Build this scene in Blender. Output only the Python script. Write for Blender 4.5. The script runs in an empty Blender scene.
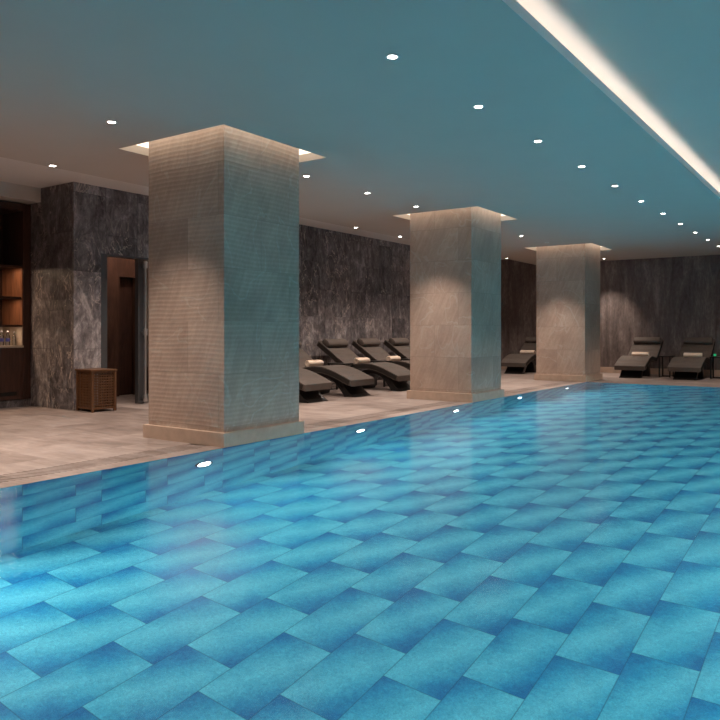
import bpy, bmesh, math, random
from mathutils import Vector, Matrix
random.seed(7)
S = bpy.context.scene
COL = S.collection
PI = math.pi

# ------------------------------------------------------------------ measures
H = 2.986            # main ceiling
HS = 3.185           # raised strip along the stone wall
HC = 3.185            # raised coffer over the pool
XW = -9.052          # stone wall on the left
XS = -7.68           # edge of the lowered ceiling
XE = -4.975          # left pool edge
XR = 2.6             # right pool edge
YN, YF = 0.35, 15.59  # near / far pool edge
DEPTH = 1.6
YB = 19.5            # far wall
YA = -2.5            # near wall
XRW = 5.2            # right wall
XCL, XCR = -1.70, 1.70   # coffer
YC0, YC1 = 0.6, 15.8
YCOR = 5.934         # corner of the stone wall
XBACK = -10.75       # back of the bar alcove
WATER = -0.004

# ------------------------------------------------------------------ helpers
def link(o, parent=None):
    COL.objects.link(o)
    if parent is not None:
        o.parent = parent
    return o

def build(name, bm, mat, parent=None, smooth=None, loc=None, rot=None):
    bmesh.ops.recalc_face_normals(bm, faces=bm.faces[:])
    me = bpy.data.meshes.new(name)
    bm.to_mesh(me); bm.free()
    for m in (mat if isinstance(mat, (list, tuple)) else [mat]):
        me.materials.append(m)
    if smooth is not None:
        for p in me.polygons:
            p.use_smooth = True
        me.set_sharp_from_angle(angle=math.radians(smooth))
    o = bpy.data.objects.new(name, me)
    link(o, parent)
    if loc: o.location = loc
    if rot: o.rotation_euler = rot
    return o

def empty(name, loc=(0, 0, 0), rz=0.0):
    o = bpy.data.objects.new(name, None)
    o.empty_display_size = .1
    link(o)
    o.location = loc; o.rotation_euler = (0, 0, rz)
    return o

def tag(o, label, cat, group=None, kind=None):
    o['label'] = label; o['category'] = cat
    if group: o['group'] = group
    if kind: o['kind'] = kind
    return o

def struct(o, label=None, cat=None):
    o['kind'] = 'structure'
    if label: o['label'] = label
    if cat: o['category'] = cat
    return o

def copy_tree(o, parent=None):
    c = o.copy(); COL.objects.link(c)
    if parent is not None:
        c.parent = parent
    for ch in list(o.children):
        copy_tree(ch, c)
    return c

def box(bm, x0, x1, y0, y1, z0, z1, bev=0.0, seg=2):
    vs = [bm.verts.new(p) for p in ((x0,y0,z0),(x1,y0,z0),(x1,y1,z0),(x0,y1,z0),
                                    (x0,y0,z1),(x1,y0,z1),(x1,y1,z1),(x0,y1,z1))]
    fs = [bm.faces.new([vs[i] for i in f]) for f in
          ((3,2,1,0),(4,5,6,7),(0,1,5,4),(1,2,6,5),(2,3,7,6),(3,0,4,7))]
    if bev > 0:
        es = list({e for f in fs for e in f.edges})
        bmesh.ops.bevel(bm, geom=es, offset=bev, segments=seg, affect='EDGES', profile=.6)
    return fs

def quad(bm, *pts):
    return bm.faces.new([bm.verts.new(p) for p in pts])

def lathe(bm, prof, n=24, center=(0, 0, 0), axis='Z', cap=True):
    rings = []
    for r, z in prof:
        ring = []
        for k in range(n):
            a = 2*PI*k/n
            p = (r*math.cos(a), r*math.sin(a), z)
            if axis == 'X': p = (z, p[0], p[1])
            if axis == 'Y': p = (p[0], z, p[1])
            ring.append(bm.verts.new((p[0]+center[0], p[1]+center[1], p[2]+center[2])))
        rings.append(ring)
    for a, b in zip(rings, rings[1:]):
        for k in range(n):
            bm.faces.new((a[k], a[(k+1) % n], b[(k+1) % n], b[k]))
    if cap:
        bm.faces.new(rings[0][::-1]); bm.faces.new(rings[-1])
    return rings

def prism(bm, prof, w, bev=0.0, seg=2, axis='X'):
    """closed profile of (s, z) extruded to width w, centred on the other axis"""
    a = [bm.verts.new((s, -w/2, z) if axis == 'X' else (-w/2, s, z)) for s, z in prof]
    b = [bm.verts.new((s, w/2, z) if axis == 'X' else (w/2, s, z)) for s, z in prof]
    n = len(prof)
    fa = bm.faces.new(a); fb = bm.faces.new(b[::-1])
    for k in range(n):
        bm.faces.new((a[k], b[k], b[(k+1) % n], a[(k+1) % n]))
    if bev > 0:
        es = list({e for f in (fa, fb) for e in f.edges})
        bmesh.ops.bevel(bm, geom=es, offset=bev, segments=seg, affect='EDGES', profile=.5)

def spline(pts, n=6):
    out = []
    P = [pts[0]] + list(pts) + [pts[-1]]
    for i in range(1, len(P)-2):
        p0, p1, p2, p3 = P[i-1], P[i], P[i+1], P[i+2]
        for k in range(n):
            t = k/n
            out.append(tuple(.5*(2*b + (c-a)*t + (2*a-5*b+4*c-d)*t*t + (-a+3*b-3*c+d)*t**3)
                             for a, b, c, d in zip(p0, p1, p2, p3)))
    out.append(tuple(pts[-1]))
    return out

# ------------------------------------------------------------------ node helpers
class NT:
    def __init__(self, name):
        self.m = bpy.data.materials.new(name); self.m.use_nodes = True
        self.t = self.m.node_tree; self.t.nodes.clear()
        self.out = self.t.nodes.new('ShaderNodeOutputMaterial')
    def node(self, typ, **kw):
        n = self.t.nodes.new(typ)
        for k, v in kw.items(): setattr(n, k, v)
        return n
    def put(self, sock, v):
        if isinstance(v, bpy.types.NodeSocket): self.t.links.new(v, sock)
        else: sock.default_value = v
    def math(self, op, a, b=None, c=None, clamp=False):
        n = self.node('ShaderNodeMath', operation=op, use_clamp=clamp)
        self.put(n.inputs[0], a)
        if b is not None: self.put(n.inputs[1], b)
        if c is not None: self.put(n.inputs[2], c)
        return n.outputs[0]
    def pos(self):
        g = self.node('ShaderNodeNewGeometry')
        s = self.node('ShaderNodeSeparateXYZ'); self.t.links.new(g.outputs['Position'], s.inputs[0])
        return g.outputs['Position'], s.outputs[0], s.outputs[1], s.outputs[2]
    def objpos(self):
        g = self.node('ShaderNodeTexCoord')
        s = self.node('ShaderNodeSeparateXYZ'); self.t.links.new(g.outputs['Object'], s.inputs[0])
        return g.outputs['Object'], s.outputs[0], s.outputs[1], s.outputs[2]
    def xyz(self, x, y, z):
        n = self.node('ShaderNodeCombineXYZ')
        for i, v in enumerate((x, y, z)): self.put(n.inputs[i], v)
        return n.outputs[0]
    def noise(self, vec, scale, detail=4, rough=.55, dist=0.0):
        n = self.node('ShaderNodeTexNoise')
        self.put(n.inputs['Vector'], vec); n.inputs['Scale'].default_value = scale
        n.inputs['Detail'].default_value = detail; n.inputs['Roughness'].default_value = rough
        n.inputs['Distortion'].default_value = dist
        return n.outputs['Fac']
    def white(self, vec):
        n = self.node('ShaderNodeTexWhiteNoise', noise_dimensions='3D'); self.put(n.inputs['Vector'], vec)
        return n.outputs['Value']
    def ramp(self, fac, stops, interp='LINEAR'):
        n = self.node('ShaderNodeValToRGB'); n.color_ramp.interpolation = interp
        el = n.color_ramp.elements
        while len(el) < len(stops): el.new(.5)
        for e, (p, c) in zip(el, stops):
            e.position = p; e.color = (*c, 1) if len(c) == 3 else c
        self.put(n.inputs[0], fac)
        return n.outputs[0]
    def mix(self, fac, a, b, mode='MIX'):
        n = self.node('ShaderNodeMix', data_type='RGBA', blend_type=mode)
        self.put(n.inputs[0], fac)
        self.put(n.inputs[6], (*a, 1) if isinstance(a, tuple) and len(a) == 3 else a)
        self.put(n.inputs[7], (*b, 1) if isinstance(b, tuple) and len(b) == 3 else b)
        return n.outputs[2]
    def maprange(self, v, a, b, c=0., d=1., smooth=False):
        n = self.node('ShaderNodeMapRange', interpolation_type='SMOOTHSTEP' if smooth else 'LINEAR')
        self.put(n.inputs[0], v)
        for i, k in enumerate((a, b, c, d)): n.inputs[i+1].default_value = k
        return n.outputs[0]
    def bump(self, h, strength=.3, dist=.01):
        n = self.node('ShaderNodeBump'); n.inputs['Strength'].default_value = strength
        n.inputs['Distance'].default_value = dist; self.put(n.inputs['Height'], h)
        return n.outputs[0]
    def bsdf(self, color, rough=.5, spec=.5, metal=0., normal=None, **kw):
        n = self.node('ShaderNodeBsdfPrincipled')
        self.put(n.inputs['Base Color'], (*color, 1) if isinstance(color, tuple) else color)
        self.put(n.inputs['Roughness'], rough); n.inputs['Specular IOR Level'].default_value = spec
        n.inputs['Metallic'].default_value = metal
        if normal is not None: self.put(n.inputs['Normal'], normal)
        for k, v in kw.items(): self.put(n.inputs[k], v)
        self.t.links.new(n.outputs[0], self.out.inputs[0])
        return self.m

def plain(name, col, rough=.5, spec=.5, metal=0., noise=.0, scale=30):
    N = NT(name)
    if noise > 0:
        p, x, y, z = N.objpos()
        f = N.noise(p, scale, 4)
        c = N.mix(N.maprange(f, .3, .7), tuple(v*(1-noise) for v in col), tuple(min(1, v*(1+noise)) for v in col))
        return N.bsdf(c, rough, spec, metal)
    return N.bsdf(col, rough, spec, metal)

def emit(name, col, strength):
    N = NT(name); e = N.node('ShaderNodeEmission')
    e.inputs[0].default_value = (*col, 1); e.inputs[1].default_value = strength
    N.t.links.new(e.outputs[0], N.out.inputs[0]); return N.m

def cells(N, u, v, w, h, shift):
    """running-bond cells: returns fu, fv, id vector, joint distance (metres)"""
    uu = N.math('DIVIDE', u, w); ci = N.math('FLOOR', uu); fu = N.math('FRACT', uu)
    odd = N.math('FLOORED_MODULO', ci, 2.0)
    vv = N.math('ADD', N.math('DIVIDE', v, h), N.math('MULTIPLY', odd, shift))
    ri = N.math('FLOOR', vv); fv = N.math('FRACT', vv)
    du = N.math('MULTIPLY', N.math('MINIMUM', fu, N.math('SUBTRACT', 1.0, fu)), w)
    dv = N.math('MULTIPLY', N.math('MINIMUM', fv, N.math('SUBTRACT', 1.0, fv)), h)
    return fu, fv, N.xyz(ci, ri, 0.37), N.math('MINIMUM', du, dv)

# ------------------------------------------------------------------ materials
def mat_pool(name, mode):
    N = NT(name); p, x, y, z = N.pos()
    if mode == 'floor':
        u = N.math('ADD', x, 1.39 + .3445*40); v = N.math('ADD', y, -3.82 + .655*20)
    elif mode == 'wall_x':
        u = N.math('ADD', z, 20*.34); v = N.math('ADD', y, 30*.655)
    else:
        u = N.math('ADD', z, 20*.34); v = N.math('ADD', x, 30*.655)
    fu, fv, idv, jd = cells(N, u, v, .3445 if mode == 'floor' else .34, .655, .65)
    h1 = N.white(idv)
    loc = N.node('ShaderNodeVectorMath', operation='MULTIPLY_ADD')
    N.put(loc.inputs[0], idv); loc.inputs[1].default_value = (13.1, 7.7, 3.3); N.put(loc.inputs[2], p)
    lp = loc.outputs[0]
    d = N.math('ABSOLUTE', N.math('SUBTRACT', fu, fv))
    n1 = N.noise(lp, 5, 5, .6); n2 = N.noise(lp, 34, 6, .65, .6)
    d = N.math('ADD', d, N.math('MULTIPLY', N.math('SUBTRACT', n1, .5), .75))
    d = N.math('ADD', d, N.math('MULTIPLY', N.math('SUBTRACT', n2, .5), .62))
    d = N.math('ADD', d, N.math('MULTIPLY', N.math('SUBTRACT', h1, .5), .12))
    c = N.ramp(d, [(0.0, (.195, .715, .785)), (.30, (.110, .56, .685)), (.60, (.039, .365, .570)), (.92, (.015, .212, .44))])
    n3 = N.noise(lp, 70, 5, .75, 1.5)
    c = N.mix(1.0, c, N.ramp(n3, [(.36, (.62, .70, .76)), (.62, (1.12, 1.10, 1.08))]), 'MULTIPLY')
    # fine cracked glaze
    vo = N.node('ShaderNodeTexVoronoi', feature='DISTANCE_TO_EDGE'); vo.inputs['Scale'].default_value = 26
    N.put(vo.inputs['Vector'], lp)
    cr = N.maprange(vo.outputs[0], 0.0, .035, 1, 0)
    c = N.mix(N.math('MULTIPLY', cr, N.maprange(d, .25, .8, .05, .30)), c, (.008, .10, .27))
    c = N.mix(N.maprange(jd, .001, .0045, .65, 0), c, (.015, .11, .20))
    return N.bsdf(c, .35, .4)

def mat_marble():
    N = NT('dark_marble'); p, x, y, z = N.pos()
    al = N.math('ADD', x, y)                       # runs along either wall
    fu, fv, idv, jd = cells(N, N.math('ADD', al, 40.0), N.math('ADD', z, 10.7), .55, 1.10, .5)
    h1 = N.white(idv)
    off = N.node('ShaderNodeVectorMath', operation='MULTIPLY'); N.put(off.inputs[0], idv); off.inputs[1].default_value = (5.3, 9.1, 2.7)
    base = N.xyz(N.math('MULTIPLY', al, 1.0), N.math('MULTIPLY', z, .55), h1)
    ad = N.node('ShaderNodeVectorMath', operation='ADD'); N.put(ad.inputs[0], base); N.put(ad.inputs[1], off.outputs[0])
    q = ad.outputs[0]
    a = N.noise(q, 4.2, 9, .72, 1.4)
    b = N.noise(q, 13, 8, .78, 1.0)
    s = N.noise(N.xyz(N.math('MULTIPLY', al, 7.0), N.math('MULTIPLY', z, 1.1), N.math('MULTIPLY', h1, 40)), 1.6, 7, .7, .9)
    f = N.math('ADD', N.math('MULTIPLY', a, .52), N.math('ADD', N.math('MULTIPLY', b, .36), N.math('MULTIPLY', s, .17)))
    f = N.math('ADD', f, N.math('MULTIPLY', N.math('SUBTRACT', h1, .5), .10))
    c = N.ramp(f, [(.40, (.032, .029, .031)), (.50, (.115, .104, .111)), (.57, (.215, .198, .207)), (.68, (.52, .49, .49))])
    # thin pale veins
    w = N.noise(q, 2.1, 4, .55, 2.2)
    vein = N.maprange(N.math('ABSOLUTE', N.math('SUBTRACT', w, .5)), .0, .016, 1, 0, True)
    pres = N.maprange(N.noise(q, 1.7, 2), .44, .60, 0, 1)
    c = N.mix(N.math('MULTIPLY', N.math('MULTIPLY', vein, pres), .8), c, (.62, .53, .47))
    c = N.mix(N.maprange(h1, .0, 1., 0, .5), c, N.mix(1.0, c, (.95, .86, .82), 'MULTIPLY'))
    c = N.mix(N.maprange(jd, .001, .004, .75, 0), c, (.02, .018, .018))
    r = N.maprange(f, .3, .8, .30, .45)
    return N.bsdf(c, r, .45)

def mat_backwall():
    N = NT('taupe_wall_panel'); p, x, y, z = N.pos()
    al = N.math('ADD', x, y)
    a = N.noise(N.xyz(N.math('MULTIPLY', al, 3.2), 0.0, N.math('MULTIPLY', z, .55)), 1.6, 6, .62, .5)
    b = N.noise(N.xyz(N.math('MULTIPLY', al, 22.0), 0.0, N.math('MULTIPLY', z, 8.0)), 1.0, 6, .7)
    f = N.math('ADD', N.math('MULTIPLY', a, .6), N.math('MULTIPLY', b, .4))
    c = N.ramp(f, [(.36, (.090, .071, .067)), (.52, (.180, .145, .137)), (.66, (.32, .265, .25))])
    return N.bsdf(c, .6, .3, normal=N.bump(b, .25, .01))

def mat_limestone(name, ribs):
    N = NT(name); p, x, y, z = N.pos()
    al = N.math('ADD', x, y)
    fu, fv, idv, jd = cells(N, N.math('ADD', z, 10 + .02), N.math('ADD', al, 40.0), .51, 1.02, .42)
    h1 = N.white(idv)
    off = N.node('ShaderNodeVectorMath', operation='MULTIPLY_ADD'); N.put(off.inputs[0], idv)
    off.inputs[1].default_value = (3.7, 5.9, 8.3); N.put(off.inputs[2], p)
    q = off.outputs[0]
    a = N.noise(q, 1.5, 6, .6, .4); b = N.noise(q, 28, 6, .7)
    st = N.noise(N.xyz(N.math('ADD', N.math('MULTIPLY', al, 16.0), N.math('MULTIPLY', z, -7.0)), N.math('MULTIPLY', z, 2.5), N.math('MULTIPLY', h1, 30)), 1.0, 5, .65, .5)
    f = N.math('ADD', N.math('MULTIPLY', a, .45), N.math('ADD', N.math('MULTIPLY', b, .2), N.math('MULTIPLY', st, .35)))
    f = N.math('ADD', f, N.math('MULTIPLY', N.math('SUBTRACT', h1, .5), .10))
    c = N.ramp(f, [(.32, (.350, .252, .198)), (.50, (.475, .352, .285)), (.68, (.61, .475, .395))])
    w = N.noise(q, .9, 3, .5, 1.2)
    vein = N.maprange(N.math('ABSOLUTE', N.math('SUBTRACT', w, .52)), .0, .012, 1, 0, True)
    c = N.mix(N.math('MULTIPLY', vein, .30), c, (.62, .57, .52))
    c = N.mix(N.maprange(jd, .001, .004, .45, 0), c, (.20, .165, .13))
    nrm = None
    if ribs:
        ph = N.math('ADD', N.math('MULTIPLY', z, 2*PI/.044), N.math('MULTIPLY', N.noise(p, .9, 1), 14.0))
        rb = N.maprange(N.math('SINE', ph), -.6, .9, 0, 1, True)
        c = N.mix(N.math('MULTIPLY', N.math('SUBTRACT', 1.0, rb), .16), c, (.16, .13, .105))
        nrm = N.bump(rb, .22, .004)
    return N.bsdf(c, .42, .4, **({'normal': nrm} if nrm is not None else {}))

def mat_deck():
    N = NT('deck_stone'); p, x, y, z = N.pos()
    fu, fv, idv, jd = cells(N, N.math('ADD', y, 30.0), N.math('ADD', x, 40.0), .61, 1.22, .5)
    h1 = N.white(idv)
    off = N.node('ShaderNodeVectorMath', operation='MULTIPLY_ADD'); N.put(off.inputs[0], idv)
    off.inputs[1].default_value = (3.1, 4.9, 8.3); N.put(off.inputs[2], p); q = off.outputs[0]
    a = N.noise(q, 1.6, 6, .62, .7); b = N.noise(q, 14, 6, .68)
    st = N.noise(N.xyz(N.math('MULTIPLY', x, 1.3), N.math('MULTIPLY', y, 6.0), N.math('MULTIPLY', h1, 20)), 1.3, 6, .65, .6)
    f = N.math('ADD', N.math('MULTIPLY', a, .35), N.math('ADD', N.math('MULTIPLY', b, .25), N.math('MULTIPLY', st, .4)))
    f = N.math('ADD', f, N.math('MULTIPLY', N.math('SUBTRACT', h1, .5), .10))
    c = N.ramp(f, [(.36, (.150, .115, .102)), (.50, (.290, .232, .210)), (.64, (.43, .36, .335))])
    c = N.mix(N.maprange(jd, .001, .004, .5, 0), c, (.20, .16, .14))
    return N.bsdf(c, N.maprange(b, .3, .7, .38, .55), .4, normal=N.bump(b, .15, .004))

def mat_wood(name, dark, light, axis='Z', rough=.42):
    N = NT(name); p, x, y, z = N.pos()
    k = [5.0, 5.0, 5.0]; k['XYZ'.index(axis)] = .6
    a = N.noise(N.xyz(*[N.math('MULTIPLY', v, s) for v, s in zip((x, y, z), k)]), 4.0, 6, .6, 1.2)
    return N.bsdf(N.ramp(a, [(.3, dark), (.7, light)]), rough, .4)

def mat_fabric(name, c1, c2, scale=160):
    N = NT(name); p, x, y, z = N.objpos()
    a = N.noise(p, scale, 3); b = N.noise(p, 5, 3)
    f = N.math('ADD', N.math('MULTIPLY', a, .6), N.math('MULTIPLY', b, .4))
    return N.bsdf(N.ramp(f, [(.35, c1), (.65, c2)]), .75, .25, normal=N.bump(a, .15, .003))

def mat_water():
    N = NT('pool_water'); p, x, y, z = N.pos()
    rf = N.node('ShaderNodeBsdfRefraction'); rf.inputs['Color'].default_value = (.93, .985, 1, 1)
    rf.inputs['Roughness'].default_value = 0.0; rf.inputs['IOR'].default_value = 1.33
    gl = N.node('ShaderNodeBsdfGlossy'); gl.inputs['Roughness'].default_value = .165
    h = N.noise(p, 2.2, 2, .5)
    N.put(gl.inputs['Normal'], N.bump(h, .10, .004))
    fr = N.node('ShaderNodeFresnel'); fr.inputs[0].default_value = 1.33
    m = N.node('ShaderNodeMixShader'); N.t.links.new(fr.outputs[0], m.inputs[0])
    N.t.links.new(rf.outputs[0], m.inputs[1]); N.t.links.new(gl.outputs[0], m.inputs[2])
    N.t.links.new(m.outputs[0], N.out.inputs[0]); return N.m

def mat_glass(name, tint=(.9, .95, .95), a=.15):
    N = NT(name)
    g = N.node('ShaderNodeBsdfGlossy'); g.inputs['Roughness'].default_value = .03
    t = N.node('ShaderNodeBsdfTransparent'); t.inputs[0].default_value = (*tint, 1)
    fr = N.node('ShaderNodeFresnel'); fr.inputs[0].default_value = 1.5
    m = N.node('ShaderNodeMixShader'); N.t.links.new(fr.outputs[0], m.inputs[0])
    N.t.links.new(t.outputs[0], m.inputs[1]); N.t.links.new(g.outputs[0], m.inputs[2])
    N.t.links.new(m.outputs[0], N.out.inputs[0]); return N.m

M = dict(
    pf=mat_pool('pool_floor_tile', 'floor'), px=mat_pool('pool_side_tile', 'wall_x'), py=mat_pool('pool_end_tile', 'wall_y'),
    marble=mat_marble(), back=mat_backwall(), lime=mat_limestone('limestone', False), ribbed=mat_limestone('ribbed_limestone', True),
    deck=mat_deck(), water=mat_water(),
    paint=plain('ceiling_paint', (.545, .475, .42), .7, .2, noise=.015, scale=2),
    strip_tone=plain('strip_bounce_tone', (.72, .66, .62), .7, .2),  # ceiling colour lightened: extra light from the wall put into the tone
    plinth=plain('plinth_stone', (.52, .385, .30), .45, .4, noise=.10, scale=9),
    wood=mat_wood('dark_walnut', (.032, .0140, .0095), (.072, .032, .022)),
    wood2=mat_wood('passage_walnut', (.050, .022, .014), (.10, .046, .030)),
    woodlit=mat_wood('walnut_lit_tone', (.16, .060, .030), (.30, .125, .062)),  # walnut lightened: warm glow of the niche put into the colour
    teak=mat_wood('basket_wood', (.075, .032, .014), (.145, .066, .028)),
    cushion=mat_fabric('taupe_upholstery', (.084, .068, .060), (.122, .100, .090)),
    border=mat_fabric('dark_side_border', (.022, .018, .016), (.036, .030, .027)),
    black=plain('black_lacquer', (.012, .011, .011), .35, .5),
    towel=mat_fabric('cream_towel', (.72, .57, .46), (.88, .74, .63), 220),
    chrome=plain('brushed_steel', (.62, .60, .60), .28, .5, 1.0),
    grey=plain('grey_metal', (.10, .10, .105), .4, .5, .6),
    lip=plain('cove_edge_white', (.90, .88, .86), .5, .3),
    white=plain('white_trim', (.75, .74, .72), .5, .3),
    dark=plain('dark_void', (.015, .013, .012), .8, .2),
    beige=plain('beige_backsplash', (.55, .45, .37), .4, .4, noise=.08, scale=12),
    led=emit('warm_led_diffuser', (1.0, .84, .66), 2.0),
    cove=emit('cove_led', (1.0, .985, .96), 15.0),
    lens=emit('downlight_lens', (1.0, .93, .85), 26.0),
    plens=emit('pool_light_lens', (.80, .93, 1.0), 30.0),
    glass=mat_glass('clear_glass'), bottle=mat_glass('bottle_plastic', (.86, .90, .94)),
    blue=plain('blue_label', (.06, .07, .30), .5), green=emit('green_indicator', (.05, .9, .35), .35),
    cap=plain('pale_cap', (.62, .60, .66), .4),
)

# ------------------------------------------------------------------ the room
pillars = [(-6.123, -5.0156, 4.876, 5.983), (-6.123, -5.0156, 10.119, 11.226), (-6.123, -5.0156, 15.63, 16.737)]
PM = .04             # plinth margin
HM = .211            # ceiling recess margin
TR = .083            # recess height

# deck (one mesh with the pool and gutter cut out)
GX0, GX1 = -5.44, -5.16
def deck_cells():
    xs = sorted({XBACK-.6, GX0, GX1, XE, XR, XRW})
    ys = sorted({YA, YN, YF, YB})
    bm = bmesh.new()
    for a, b in zip(xs, xs[1:]):
        for c, d in zip(ys, ys[1:]):
            mx, my = (a+b)/2, (c+d)/2
            if XE < mx < XR and YN < my < YF: continue
            if GX0 < mx < GX1: continue
            box(bm, a, b, c, d, -.12, 0)
    # between the gutter ends (under the pillars and beyond)
    segs = [(YA, YN)] + [(p[2]-PM, p[3]+PM) for p in pillars[:2]] + [(YF-.02, YB)]
    for c, d in segs:
        box(bm, GX0, GX1, c, d, -.12, 0)
    return bm
struct(build('floor', deck_cells(), M['deck']))

segs = [(YN, pillars[0][2]-PM), (pillars[0][3]+PM, pillars[1][2]-PM), (pillars[1][3]+PM, YF-.02)]
for i, (c, d) in enumerate(segs):
    bm = bmesh.new()
    box(bm, GX0, GX1, c, d, -.12, -.035)
    n = int((d-c)/.052)
    for k in range(n):
        y = c + (k+.5)*(d-c)/n; w = .017; sl = .05
        pts = [(GX0, y-w-sl), (GX1, y-w+sl), (GX1, y+w+sl), (GX0, y+w-sl)]
        pts = [(px, min(max(py, c), d)) for px, py in pts]
        a = [bm.verts.new((px, py, -.035)) for px, py in pts]; b = [bm.verts.new((px, py, .0)) for px, py in pts]
        bm.faces.new(b)
        for j in range(4): bm.faces.new((a[j], a[(j+1) % 4], b[(j+1) % 4], b[j]))
    struct(build('trim_%d' % (i+1), bm, M['deck']), 'slotted stone overflow grating along the pool edge', 'grating')

# pool basin
bm = bmesh.new(); quad(bm, (XE, YN, -DEPTH), (XR, YN, -DEPTH), (XR, YF, -DEPTH), (XE, YF, -DEPTH))
struct(build('pool_floor', bm, M['pf']))
for nm, pts, m in (('pool_wall_left', ((XE, YN, -DEPTH), (XE, YF, -DEPTH), (XE, YF, 0), (XE, YN, 0)), 'px'),
                   ('pool_wall_right', ((XR, YN, -DEPTH), (XR, YF, -DEPTH), (XR, YF, 0), (XR, YN, 0)), 'px'),
                   ('pool_wall_far', ((XE, YF, -DEPTH), (XR, YF, -DEPTH), (XR, YF, 0), (XE, YF, 0)), 'py'),
                   ('pool_wall_near', ((XE, YN, -DEPTH), (XR, YN, -DEPTH), (XR, YN, 0), (XE, YN, 0)), 'py')):
    e = .004; sx = {'pool_wall_left': e, 'pool_wall_right': -e}.get(nm, 0); sy = {'pool_wall_near': e, 'pool_wall_far': -e}.get(nm, 0)
    bm = bmesh.new(); quad(bm, *[(a+sx, b+sy, c) for a, b, c in pts]); struct(build(nm, bm, M[m]))
bm = bmesh.new()
f = quad(bm, (XE, YN, WATER), (XR, YN, WATER), (XR, YF, WATER), (XE, YF, WATER))
w = build('pool_water', bm, M['water'])
tag(w, 'clear still blue pool water over turquoise tiles', 'water', kind='stuff')

# ceiling: lowered slab, raised strip on the left, recesses round the pillars, coffer over the pool
bm = bmesh.new()
holes = [(p[0]-HM, p[1]+HM, p[2]-HM, p[3]+HM) for p in pillars]
xs = sorted({XS, holes[0][0], holes[0][1], XCL, XCR, XRW})
ys = sorted({YA, YC0, YC1, YB} | {v for h in holes for v in h[2:]})
def in_hole(x, y):
    if XCL < x < XCR and YC0 < y < YC1: return True
    return any(h[0] < x < h[1] and h[2] < y < h[3] for h in holes)
for a, b in zip(xs, xs[1:]):
    for c, d in zip(ys, ys[1:]):
        if not in_hole((a+b)/2, (c+d)/2):
            quad(bm, (a, c, H), (b, c, H), (b, d, H), (a, d, H))
def ring_wall(bm, x0, x1, y0, y1, z0, z1):
    for (ax, ay), (bx, by) in (((x0,y0),(x1,y0)), ((x1,y0),(x1,y1)), ((x1,y1),(x0,y1)), ((x0,y1),(x0,y0))):
        quad(bm, (ax, ay, z0), (bx, by, z0), (bx, by, z1), (ax, ay, z1))
for h in holes:
    ring_wall(bm, *h, H, H+.12)
    quad(bm, (h[0], h[2], H+.12), (h[1], h[2], H+.12), (h[1], h[3], H+.12), (h[0], h[3], H+.12))
# step and raised strip along the stone wall and over the alcove
quad(bm, (XS, YA, H), (XS, YB, H), (XS, YB, HS), (XS, YA, HS))
# coffer: lip, trough and raised lid
LIP = .075
cx0, cx1, cy0, cy1 = XCL, XCR, YC0, YC1
T = .14
ring_wall(bm, cx0-.02, cx1+.02, cy0-.02, cy1+.02, H+.03, H+LIP)
for (a, b, c, d) in ((cx0-.02, cx0, cy0-.02, cy1+.02), (cx1, cx1+.02, cy0-.02, cy1+.02), (cx0, cx1, cy0-.02, cy0), (cx0, cx1, cy1, cy1+.02)):
    quad(bm, (a, c, H+LIP), (b, c, H+LIP), (b, d, H+LIP), (a, d, H+LIP))
for (a, b, c, d) in ((cx0-T, cx0-.02, cy0-T, cy1+T), (cx1+.02, cx1+T, cy0-T, cy1+T), (cx0-.02, cx1+.02, cy0-T, cy0-.02), (cx0-.02, cx1+.02, cy1+.02, cy1+T)):
    quad(bm, (a, c, H+.03), (b, c, H+.03), (b, d, H+.03), (a, d, H+.03))
ring_wall(bm, cx0-T, cx1+T, cy0-T, cy1+T, H+.03, HC)
quad(bm, (cx0-T, cy0-T, HC), (cx1+T, cy0-T, HC), (cx1+T, cy1+T, HC), (cx0-T, cy1+T, HC))
struct(build('ceiling', bm, M['paint']))
bm = bmesh.new(); ring_wall(bm, cx0, cx1, cy0, cy1, H, H+LIP)
struct(build('trim_5', bm, M['lip']), 'white edge profile of the raised ceiling cove', 'trim')

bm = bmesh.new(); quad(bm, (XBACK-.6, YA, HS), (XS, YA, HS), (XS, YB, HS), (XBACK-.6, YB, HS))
struct(build('trim_6', bm, M['strip_tone']), 'raised ceiling strip along the stone wall, wall light put into its tone', 'ceiling')
# walls
bm = bmesh.new()
DY0, DY1, DH = 6.369, 8.20, 2.225
box(bm, XW-.12, XW, YCOR, DY0, 0, HS)
box(bm, XW-.12, XW, DY0, DY1, DH, HS)
box(bm, XW-.12, XW, DY1, YB, 0, HS)
box(bm, XBACK-.1, XW-.12, YCOR, YCOR+.12, 0, HS)
struct(build('wall_left', bm, M['marble']))
bm = bmesh.new(); box(bm, XW-.12, XRW+.1, YB, YB+.1, 0, HS+.3); struct(build('wall_far', bm, M['back']))
bm = bmesh.new(); box(bm, XBACK-.1, XBACK, YA, YCOR, 0, HS); struct(build('wall_alcove', bm, M['back']))
bm = bmesh.new(); box(bm, XRW, XRW+.1, YA, YB, 0, HS+.3); struct(build('wall_right', bm, M['paint']))
bm = bmesh.new(); box(bm, XBACK-.1, XRW+.1, YA-.1, YA, 0, HS+.3); struct(build('wall_near', bm, M['paint']))
bm = bmesh.new(); box(bm, XW, XRW, YB-.018, YB, 0, .15, .003); struct(build('baseboard_far', bm, M['plinth']))
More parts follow.
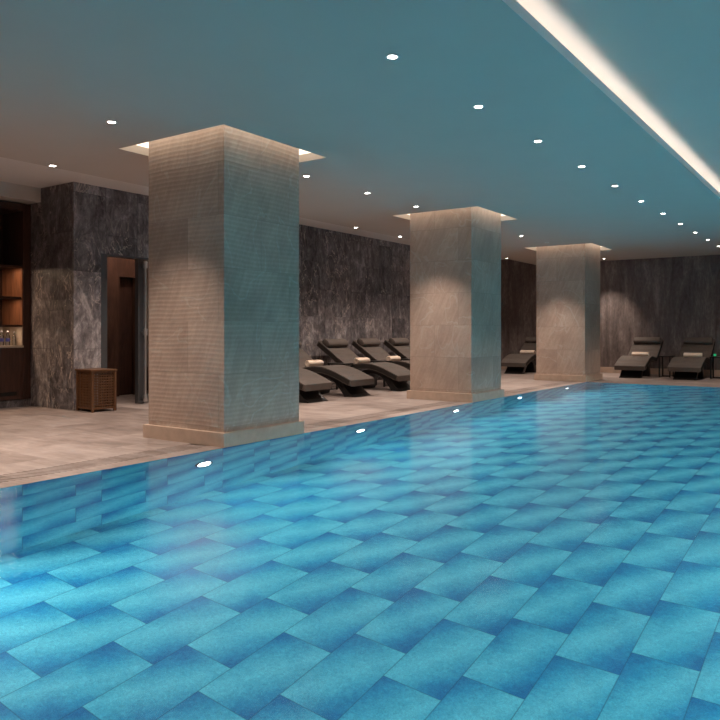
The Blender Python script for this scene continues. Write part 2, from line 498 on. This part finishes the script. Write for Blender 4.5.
# passage behind the doorway
bm = bmesh.new()
box(bm, -10.50, -10.38, YCOR+.12, 7.66, 0, HS)
box(bm, -10.50, -10.38, 7.66, 8.02, 2.03, HS)
box(bm, -10.50, -10.38, 8.02, 10.2, 0, HS)
box(bm, -10.38, XW-.12, 10.0, 10.12, 0, HS)
struct(build('wall_passage', bm, M['wood2']))
bm = bmesh.new(); box(bm, -10.62, -10.54, 7.60, 8.05, 0, 2.2); struct(build('door_2', bm, M['wood']), 'dark wooden door recessed in the passage', 'door')
# lowered soffit over the bar cabinets
bm = bmesh.new(); box(bm, XBACK, -9.865, YA, YCOR, 2.982, HS)
struct(build('trim_4', bm, M['paint']), 'pale dropped soffit above the bar cabinet', 'soffit')

# ------------------------------------------------------------------ pillars
plab = ['nearest square limestone pillar with fine ribbed faces', 'middle square limestone pillar between the nearest and the farthest', 'farthest square limestone pillar at the pool corner']
for i, (x0, x1, y0, y1) in enumerate(pillars):
    cx, cy = (x0+x1)/2, (y0+y1)/2
    t = empty('pillar', (cx, cy, 0)); tag(t, plab[i], 'pillar', kind='structure')
    hx, hy = (x1-x0)/2, (y1-y0)/2
    bm = bmesh.new(); box(bm, -hx, hx, -hy, hy, .13, H+.12, .004); build('shaft', bm, M['ribbed' if i == 0 else 'lime'], t)
    bm = bmesh.new(); box(bm, -hx-PM, hx+PM, -hy-PM, hy+PM, -.012 if i < 2 else 0, .135, .005); build('plinth', bm, M['plinth'], t)
    r = empty('recessed_light', (cx, cy, H+TR))
    tag(r, 'glowing recessed ceiling light around the top of the %s pillar' % ('nearest', 'middle', 'farthest')[i], 'ceiling light', 'recessed lights around pillar tops')
    bm = bmesh.new(); o_, i_ = hx+HM-.004, hx+.004
    for (a, b, c, d) in ((-o_, o_, -o_, -i_), (-o_, o_, i_, o_), (-o_, -i_, -i_, i_), (i_, o_, -i_, i_)):
        box(bm, a, b, c, d, 0, .012)
    build('light_diffuser', bm, M['led'], r)

# coffer LED strips
t = empty('cove_light', ((XCL+XCR)/2, (YC0+YC1)/2, H+.03))
tag(t, 'bright linear cove light along the raised ceiling edge', 'ceiling light')
bm = bmesh.new()
for (a, b, c, d) in ((XCL-.055, XCL-.030, YC0, YC1), (XCR+.030, XCR+.055, YC0, YC1)):
    box(bm, a-(XCL+XCR)/2, b-(XCL+XCR)/2, c-(YC0+YC1)/2, d-(YC0+YC1)/2, .002, .012)
build('led_strip', bm, M['cove'], t)

# ------------------------------------------------------------------ downlights
WARM = (1.0, .82, .69)
def make_downlight(lens, power, col, size=80, blend=.75):
    t = empty('downlight')
    bm = bmesh.new(); lathe(bm, [(.034, .0), (.046, -.001), (.048, -.004), (.045, -.006), (.036, -.006), (.032, -.002), (.034, .0)], 24, cap=False)
    build('trim_ring', bm, M['white'], t, 40)
    bm = bmesh.new(); lathe(bm, [(.033, -.0015), (.033, -.0035), (.024, -.005), (.001, -.0055)], 24)
    build('lens', bm, lens, t, 40)
    if power:
        l = bpy.data.lights.new('downlight_beam', 'SPOT'); l.energy = power; l.color = col
        l.spot_size = math.radians(size); l.spot_blend = blend; l.shadow_soft_size = .03
        lo = bpy.data.objects.new('downlight_beam', l); link(lo, t); lo.location = (0, 0, -.045)
    return t
ORD = ['first', 'second', 'third', 'fourth', 'fifth', 'sixth', 'seventh', 'eighth', 'ninth', 'tenth', 'eleventh', 'twelfth']
P_POOL, P_DECK, P_WALL = 80, 185, 140
rows = [
    (-2.665, [4.17+1.338*k for k in range(11)], [2.83, 1.49], P_POOL, 'row over the pool beside the bright cove', 'downlights over the pool', 112),
    (-5.572, [4.03, 6.783, 8.09, 9.38, 13.44, 18.9], [2.7, 1.3, 12.1, 17.4], P_DECK, 'row in line with the pillars', 'downlights in line with the pillars', 80),
    (4.0, [], [-.8+1.5*k for k in range(12)], P_DECK, 'added row over the right deck for bounce light', 'added downlights outside the view', 84),  # unseen row, added for its bounce light on the ceiling
    (-7.59, [4.71, 10.655, 12.165, 17.353], [3.2, 1.7, 6.15, 7.6, 8.95, 13.65, 15.2], P_WALL, 'row along the stone wall', 'downlights along the stone wall', 112),
]
for X, seen, unseen, pw, where, grp, sz in rows:
    proto = make_downlight(M['lens'], pw, WARM, sz); first = True
    for k, Y in enumerate(seen + unseen):
        o = proto if first else copy_tree(proto); first = False
        o.location = (X, Y, H)
        if k < len(seen):
            tag(o, '%s visible recessed downlight from the camera, %s' % (ORD[k], where), 'downlight', grp)
        else:
            tag(o, 'recessed downlight out of sight, %s' % where, 'downlight', grp)
o = make_downlight(emit('dim_lens', (1.0, .93, .85), .45), P_DECK, WARM); o.location = (-5.555, 14.776, H)
tag(o, 'dim shaded round downlight just in front of the farthest pillar', 'downlight')

# ------------------------------------------------------------------ pool lights
def make_pool_light(power, tilt, cone, col=(.78, .93, 1.0)):
    t = empty('pool_light')
    bm = bmesh.new(); lathe(bm, [(.075, .0), (.098, .004), (.104, .014), (.098, .022), (.082, .024), (.078, .016), (.075, .0)], 28, axis='X', cap=False)
    build('bezel', bm, M['grey'], t, 40)
    bm = bmesh.new(); lathe(bm, [(.078, .001), (.078, .017), (.05, .020), (.001, .021)], 28, axis='X')
    build('lens', bm, M['plens'], t, 40)
    l = bpy.data.lights.new('pool_light_beam', 'SPOT'); l.energy = power; l.color = col
    l.spot_size = math.radians(cone); l.spot_blend = .7; l.shadow_soft_size = .028
    lo = bpy.data.objects.new('pool_light_beam', l); link(lo, t); lo.location = (.032, 0, 0)
    lo.rotation_euler = (0, math.radians(-90+tilt), 0)
    return t
pl = [(XE, y, 0) for y in (4.572, 7.05, 9.5, 11.87, 14.32)] + [(XE, 2.1, 0)] + [(XR, y, PI) for y in (1.6, 4.0, 6.4, 8.8, 11.2, 13.6)]
pa = make_pool_light(105, 24, 160); pb = make_pool_light(470, 41, 92)
wl = ['beside the nearest pillar', 'beyond the nearest pillar', 'before the middle pillar', 'beyond the middle pillar', 'before the farthest pillar']
for k, (x, y, rz) in enumerate(pl):
    o = {0: pa, 6: pb}.get(k) or copy_tree(pa if k < 6 else pb)
    o.location = (x, y, -.555); o.rotation_euler = (0, 0, rz)
    tag(o, ('glowing round underwater light %s, %s from the camera' % (wl[k], ORD[k])) if k < 5
        else 'glowing round underwater light outside the view in the pool wall', 'pool light', 'underwater lights in the pool walls')

# ------------------------------------------------------------------ loungers
def make_lounger():
    t = empty('chaise_lounge')
    KS = 1.16
    top = spline([(0, .285), (.14, .352), (.32, .432), (.50, .485), (.66, .500), (.82, .482), (.95, .462), (1.05, .492), (1.20, .600), (1.42, .775), (1.60, .915)], 5)
    top = [(a*KS, b) for a, b in top]
    th = .105
    low = []
    for i, (s, z) in enumerate(top):
        a = top[max(0, i-1)]; b = top[min(len(top)-1, i+1)]
        dx, dz = b[0]-a[0], b[1]-a[1]; L = math.hypot(dx, dz)
        low.append((s + dz/L*th, z - dx/L*th))
    low[0] = (.0, .185)
    prof = top + low[::-1]
    bm = bmesh.new(); prism(bm, prof, .70, .018, 3)
    build('cushion', bm, M['cushion'], t, 50)
    # curved support: an arch of bent board flaring to the floor at both ends
    outer = spline([(.0, .0), (.035, .022), (.10, .060), (.17, .120), (.235, .200), (.31, .285), (.42, .345), (.56, .380), (.70, .385), (.84, .365), (.93, .30), (.985, .16), (1.03, .0)], 4)
    inner = spline([(.90, .0), (.87, .13), (.81, .24), (.70, .300), (.56, .295), (.44, .245), (.34, .150), (.26, .055), (.22, .0)], 4)
    bm = bmesh.new(); prism(bm, outer + inner, .48, .006, 1)
    build('base', bm, M['black'], t, 40)
    # thin side strips in a darker tone, following the wave
    mid_top, mid_low = [], []
    for (s0, z0), (s1, z1) in zip(top[1:-1], low[1:-1]):
        mid_top.append((s0 + (s1-s0)*.14, z0 + (z1-z0)*.14)); mid_low.append((s0 + (s1-s0)*.86, z0 + (z1-z0)*.86))
    for sy in (-1, 1):
        bm = bmesh.new(); prism(bm, [(a, b) for a, b in mid_top + mid_low[::-1]], .006)
        for v in bm.verts: v.co.y += sy*.350
        d_ = build('side_border', bm, M['border'], t, 40); d_['label'] = 'dark side border'
    # head bolster lying on the top of the back
    bm = bmesh.new()
    n = 20; pr = []
    ca, sa = math.cos(math.radians(38)), math.sin(math.radians(38))
    for k in range(n):
        a = 2*PI*k/n
        e, f = .098*math.copysign(abs(math.cos(a))**.8, math.cos(a)), .062*math.copysign(abs(math.sin(a))**.8, math.sin(a))
        s0, z0 = 1.485*KS, .835
        cs, cz = s0 - sa*.045, z0 + ca*.045
        pr.append((cs + e*ca - f*sa, cz + e*sa + f*ca))
    prism(bm, pr, .64, .012, 2)
    build('head_bolster', bm, M['cushion'], t, 50)
    return t
def make_towel():
    bm = bmesh.new(); R0 = .060
    inn, outp = [], []
    turns = 3.2; n = 70
    for k in range(n+1):
        a = k/n*turns*2*PI; r = .012 + (R0-.012)*k/n
        outp.append((r*math.cos(a), r*math.sin(a))); ri = max(.003, r-.0108)
        inn.append((ri*math.cos(a), ri*math.sin(a)))
    L = .40
    va = [[bm.verts.new((px, sgn*L/2, pz)) for px, pz in lst] for sgn in (-1, 1) for lst in (outp, inn)]
    for k in range(n):
        bm.faces.new((va[0][k], va[0][k+1], va[2][k+1], va[2][k]))
        bm.faces.new((va[1][k], va[3][k], va[3][k+1], va[1][k+1]))
        bm.faces.new((va[0][k], va[1][k], va[1][k+1], va[0][k+1]))
        bm.faces.new((va[2][k], va[2][k+1], va[3][k+1], va[3][k]))
    bm.faces.new((va[0][n], va[1][n], va[3][n], va[2][n])); bm.faces.new((va[0][0], va[2][0], va[3][0], va[1][0]))
    return build('rolled_towel', bm, M['towel'], None, 35)

# local frame: s runs from the foot (0) to the head (1.6) along +X
LW, LF = 'lounger_wall', 'lounger_far'
lg = make_lounger(); tw = make_towel(); used = [False, False]
def lounger(x, y, rz, label, group, tlabel, ds=.93, zz=.535, dy=0):
    o = lg if not used[0] else copy_tree(lg); used[0] = True
    o.location = (x, y, 0); o.rotation_euler = (0, 0, rz); tag(o, label, 'sun lounger', group)
    c = tw if not used[1] else tw.copy()
    if used[1]: COL.objects.link(c)
    used[1] = True
    c.location = (x + math.cos(rz)*ds, y + math.sin(rz)*ds + dy, zz); c.rotation_euler = (0, 0, rz)
    tag(c, tlabel, 'towel', 'rolled towels on the loungers')
XFOOT = -7.00
names = ['only its foot showing past the nearest pillar', 'its head just hidden by the nearest pillar', 'leftmost one with a head bolster showing',
         'right beside the one cut off by a pillar', 'its foot cut off by the middle pillar']
tnames = ['lounger mostly hidden by the nearest pillar', 'lounger whose head the nearest pillar hides', 'leftmost lounger with a head bolster showing',
          'fourth lounger by the stone wall', 'lounger cut off by the middle pillar']
YL = [8.83, 10.03, 11.5, 12.68, 13.9]
for k, y in enumerate(YL):
    lounger(XFOOT, y, PI, 'taupe chaise lounger by the stone wall, ' + names[k], 'loungers along the stone wall',
            'rolled cream towel on the ' + tnames[k], (1.05, 1.05, 1.02, 1.02, 1.02)[k], dy=(0, 0, -.03, -.08, -.05)[k])
for x, l in ((-7.50, 'seen between the middle and farthest pillars'), (-4.57, 'just right of the farthest pillar'), (-3.37, 'at the right edge of the photo')):
    lounger(x, 17.50, PI/2, 'taupe chaise lounger by the far wall, ' + l, 'loungers along the far wall',
            'rolled cream towel on far lounger ' + l, 1.02)

# side tables
def make_table():
    t = empty('side_table')
    bm = bmesh.new(); box(bm, -.20, .20, -.14, .14, .485, .510, .003); build('table_top', bm, M['black'], t)
    for sx in (-1, 1):
        for sy in (-1, 1):
            bm = bmesh.new(); box(bm, sx*.18-.014, sx*.18+.014, sy*.12-.014, sy*.12+.014, .0, .485); build('leg', bm, M['black'], t)
    for sx in (-1, 1):
        bm = bmesh.new(); box(bm, sx*.18-.010, sx*.18+.010, -.106, .106, .012, .03); build('stretcher', bm, M['black'], t)
    return t
tb = make_table(); ft = True
for x, y, rz, l in ((-8.02, (YL[1]+YL[2])/2, 0, 'between the second and third loungers by the stone wall'),
                    (-8.02, (YL[2]+YL[3])/2, 0, 'between the third and fourth loungers by the stone wall'),
                    (-8.02, (YL[3]+YL[4])/2, 0, 'between the last two loungers by the stone wall'),
                    (-3.95, 18.45, PI/2, 'between the two far loungers on the right'),
                    (-2.83, 18.50, PI/2, 'at the right edge, with a small green glow on it')):
    o = tb if ft else copy_tree(tb); ft = False
    o.location = (x, y, 0); o.rotation_euler = (0, 0, rz)
    tag(o, 'small black side table ' + l, 'side table', 'side tables beside the loungers')
t = empty('table_lamp', (-2.87, 18.36, .51)); tag(t, 'tiny dark table light glowing green on the right-hand side table', 'lamp')
bm = bmesh.new(); lathe(bm, [(.04, 0), (.04, .012), (.034, .018)], 20); build('base', bm, M['black'], t, 40)
bm = bmesh.new(); lathe(bm, [(.030, .018), (.032, .05), (.024, .068), (.004, .072)], 20); build('shade', bm, M['green'], t, 40)

# ------------------------------------------------------------------ laundry basket
def make_basket():
    W, D, HH = .435, .365, .575
    t = empty('laundry_basket', (-8.592, 5.905, 0), math.radians(-6))
    tag(t, 'brown wooden lattice laundry basket with lid by the dark stone corner', 'basket')
    # local: near corner at origin, runs to -X (W) and +Y (D)
    p = .035
    for (x, y) in ((-p, 0), (-W, 0), (-p, D-p), (-W, D-p)):
        bm = bmesh.new(); box(bm, x, x+p, y, y+p, 0, HH-.02, .003); build('leg', bm, M['teak'], t)
    def lattice(n, m, L, z0, z1, fixed, along):
        bm = bmesh.new(); bw = L/n*.46; bh = (z1-z0)/m*.46
        a0, a1, thk = along[0], along[1], .006
        def bx(u0, u1, w0, w1, dep):
            if fixed[0] == 'y': box(bm, u0, u1, fixed[1]+dep, fixed[1]+thk+dep, w0, w1)
            else: box(bm, fixed[1]+dep, fixed[1]+thk+dep, u0, u1, w0, w1)
        for k in range(n+1):
            c = a0 + (a1-a0)*k/n; bx(max(a0, c-bw/2), min(a1, c+bw/2), z0, z1, 0)
        for k in range(m+1):
            c = z0 + (z1-z0)*k/m; bx(a0, a1, max(z0, c-bh/2), min(z1, c+bh/2), .004)
        return bm
    z0, z1 = .055, .535
    build('lattice_panel', lattice(9, 13, W-2*p, z0, z1, ('y', .010), (-W+p, -p)), M['teak'], t)
    build('lattice_panel', lattice(9, 13, W-2*p, z0, z1, ('y', D-.024), (-W+p, -p)), M['teak'], t)
    build('lattice_panel', lattice(8, 13, D-2*p, z0, z1, ('x', -.024), (p, D-p)), M['teak'], t)
    build('lattice_panel', lattice(8, 13, D-2*p, z0, z1, ('x', -W+.010), (p, D-p)), M['teak'], t)
    bm = bmesh.new()
    for z in (.035, .535):
        box(bm, -W+p, -p, .006, .028, z, z+.022); box(bm, -W+p, -p, D-.028, D-.006, z, z+.022)
        box(bm, -.028, -.006, p, D-p, z, z+.022); box(bm, -W+.006, -W+.028, p, D-p, z, z+.022)
    build('rail', bm, M['teak'], t)
    bm = bmesh.new(); box(bm, -W-.012, .012, -.012, D+.012, HH-.02, HH+.002, .004); build('lid', bm, M['teak'], t)
    bm = bmesh.new(); box(bm, -W+.03, -.03, .03, D-.03, .05, .06); build('bottom_panel', bm, M['teak'], t)
make_basket()

# ------------------------------------------------------------------ doorway and glass door
t = empty('door_1', (XW, DY0, 0)); tag(t, 'open doorway with grey metal frame, glass door and steel bar', 'door', kind='structure')
bm = bmesh.new()
box(bm, -.13, .006, 0, .10, 0, DH-.02); box(bm, -.13, .006, 0, DY1-DY0, DH-.025, DH); box(bm, -.13, .006, DY1-DY0-.08, DY1-DY0, 0, DH-.02)
build('frame', bm, M['grey'], t)
y0 = 6.995-DY0
bm = bmesh.new(); box(bm, -.05, .03, y0, y0+.11, .01, DH-.03, .004); build('stile', bm, M['grey'], t)
bm = bmesh.new(); box(bm, -.02, -.008, y0+.11, DY1-DY0-.08, .02, DH-.03); build('glass_pane', bm, M['glass'], t)
bm = bmesh.new(); yb = y0+.085
lathe(bm, [(.019, .06), (.019, 2.15)], 16, (.085, yb, 0)); hb = build('pull_bar', bm, M['chrome'], t, 40)
for z in (.09, 1.09, 2.11):
    bm = bmesh.new(); lathe(bm, [(.032, z-.05), (.036, z-.04), (.036, z+.04), (.032, z+.05)], 18, (.085, yb, 0))
    lathe(bm, [(.022, -.02), (.022, .075)], 14, (0, yb, z), axis='X')
    build('bracket', bm, M['chrome'], t, 40)

# ------------------------------------------------------------------ bar cabinet in the alcove
CX = -10.12
t = empty('bar_cabinet', (CX, 5.0, 0)); tag(t, 'dark walnut bar cabinet with lit open niches and counter at the left edge', 'cabinet')
y0, y1 = -1.6, YCOR-5.0-.005
for nm, b6 in (('end_panel', (-.60, .0, y1-.115, y1, .11, 2.965)), ('end_panel', (-.60, .0, y0, y0+.05, .11, 2.965)),
               ('head_rail', (-.60, .0, y0+.05, y1-.115, 2.86, 2.965)), ('back_panel', (-.60, -.56, y0+.05, y1-.115, .11, 2.86))):
    bm = bmesh.new(); box(bm, *b6, .003); build(nm, bm, M['wood'], t)
yi = y1-.115
for z in (2.03, 1.575, 1.165):
    bm = bmesh.new(); box(bm, -.56, -.03, y0+.05, yi, z, z+.03); build('shelf', bm, M['wood'], t)
bm = bmesh.new(); box(bm, -.555, -.012, yi-.012, yi, 1.195, 2.03); build('side_panel', bm, M['woodlit'], t)
bm = bmesh.new(); box(bm, -.545, -.012, yi-.012, yi, .895, 1.165); build('backsplash', bm, M['beige'], t)
bm = bmesh.new(); box(bm, -.558, -.546, y0+.05, yi, .895, 1.165); build('backsplash', bm, M['beige'], t)
bm = bmesh.new(); box(bm, -.56, .015, y0+.05, yi, .865, .895, .003); build('counter', bm, M['beige'], t)
yy = [y0+.05, y0+.62, y0+1.2, yi]
for a, b in zip(yy, yy[1:]):
    bm = bmesh.new(); box(bm, -.025, .0, a+.002, b-.002, .115, .862, .003); d_ = build('cabinet_door', bm, M['wood'], t)
bm = bmesh.new(); box(bm, -.002, .004, yi-.75, yi-.10, .17, .225); build('vent_grille', bm, M['dark'], t)
bm = bmesh.new(); box(bm, -.55, -.02, y0, y1, 0, .11); build('toe_kick', bm, M['marble'], t)
def area(name, loc, sx, sy, e, col, rot=(0, 0, 0), parent=None):
    l = bpy.data.lights.new(name, 'AREA'); l.shape = 'RECTANGLE'; l.size = sx; l.size_y = sy; l.energy = e; l.color = col
    o = bpy.data.objects.new(name, l); link(o, parent); o.location = loc; o.rotation_euler = rot; return o
for z, e in ((2.025, 10.0), (1.570, 8.0), (1.160, 5.0)):
    area('shelf_light', (-.10, (y0+yi)/2, z), .03, yi-y0-.2, e, (1, .70, .46), parent=t)

def make_bottle(tall=.215, r=.031, cap='cap', label=True):
    o = empty('water_bottle')
    bm = bmesh.new()
    lathe(bm, [(r*.85, 0), (r, .008), (r, tall*.55), (r*.92, tall*.62), (r*.42, tall*.84), (r*.38, tall*.92)], 18); build('bottle_body', bm, M['bottle'], o, 40)
    bm = bmesh.new(); lathe(bm, [(r*.46, tall*.90), (r*.46, tall), (r*.40, tall*1.005)], 16); build('cap', bm, M[cap], o, 40)
    if label:
        bm = bmesh.new(); lathe(bm, [(r*1.015, tall*.26), (r*1.015, tall*.48)], 18, cap=False); build('paper_label', bm, M['blue'], o, 40)
    return o
bt = make_bottle(); fb = True
for k, (dy, l) in enumerate(((-.33, 'leftmost'), (-.235, 'second from the left'), (-.145, 'third from the left'))):
    o = bt if fb else copy_tree(bt); fb = False
    o.location = (CX-.16, 5.0+yi+dy+.0, .8965)
    tag(o, 'clear bottle with blue label on the bar counter, ' + l, 'bottle', 'bottles on the bar counter')
o = make_bottle(.205, .022, 'cap', False); o.location = (CX-.14, 5.0+yi-.06, .8965)
tag(o, 'slim clear glass bottle without label at the right of the bottles', 'bottle', 'bottles on the bar counter')
o = empty('metal_canister', (CX-.12, 5.0+yi-.46, 1.6065)); tag(o, 'small silver canister on the bar shelf at the photo edge', 'canister')
bm = bmesh.new(); lathe(bm, [(.036, 0), (.040, .01), (.040, .15)], 20); build('body', bm, M['chrome'], o, 40)
bm = bmesh.new(); lathe(bm, [(.041, .15), (.041, .175), (.02, .19), (.012, .205)], 20); build('lid', bm, M['chrome'], o, 40)

# ------------------------------------------------------------------ passage lamp, world, camera
l = bpy.data.lights.new('passage_light', 'POINT'); l.energy = 35; l.color = (1, .82, .68); l.shadow_soft_size = .05
o = bpy.data.objects.new('passage_light', l); link(o); o.location = (-9.55, 7.5, 2.9)

W = bpy.data.worlds.new('World'); S.world = W; W.use_nodes = True
W.node_tree.nodes['Background'].inputs[0].default_value = (0, 0, 0, 1)

cam = bpy.data.cameras.new('Camera'); cam.sensor_width = 36; cam.sensor_fit = 'HORIZONTAL'
cam.lens = 36*721.0754/720; cam.shift_x = -(364.4244-360)/720; cam.shift_y = (331.3862-360)/720
cam.clip_start = .05; cam.clip_end = 200
co = bpy.data.objects.new('Camera', cam); link(co); co.location = (0, 0, 1.1); co.rotation_euler = (PI/2, 0, .6074)
S.camera = co
vs = S.view_settings
vs.view_transform = 'Standard'; vs.look = 'None'; vs.gamma = 1; vs.use_curve_mapping = False; vs.exposure = 0.0
S.cycles.use_denoising = True
S.cycles.sample_clamp_indirect = 6.0
S.cycles.max_bounces = 14; S.cycles.diffuse_bounces = 5; S.cycles.glossy_bounces = 5; S.cycles.transmission_bounces = 8
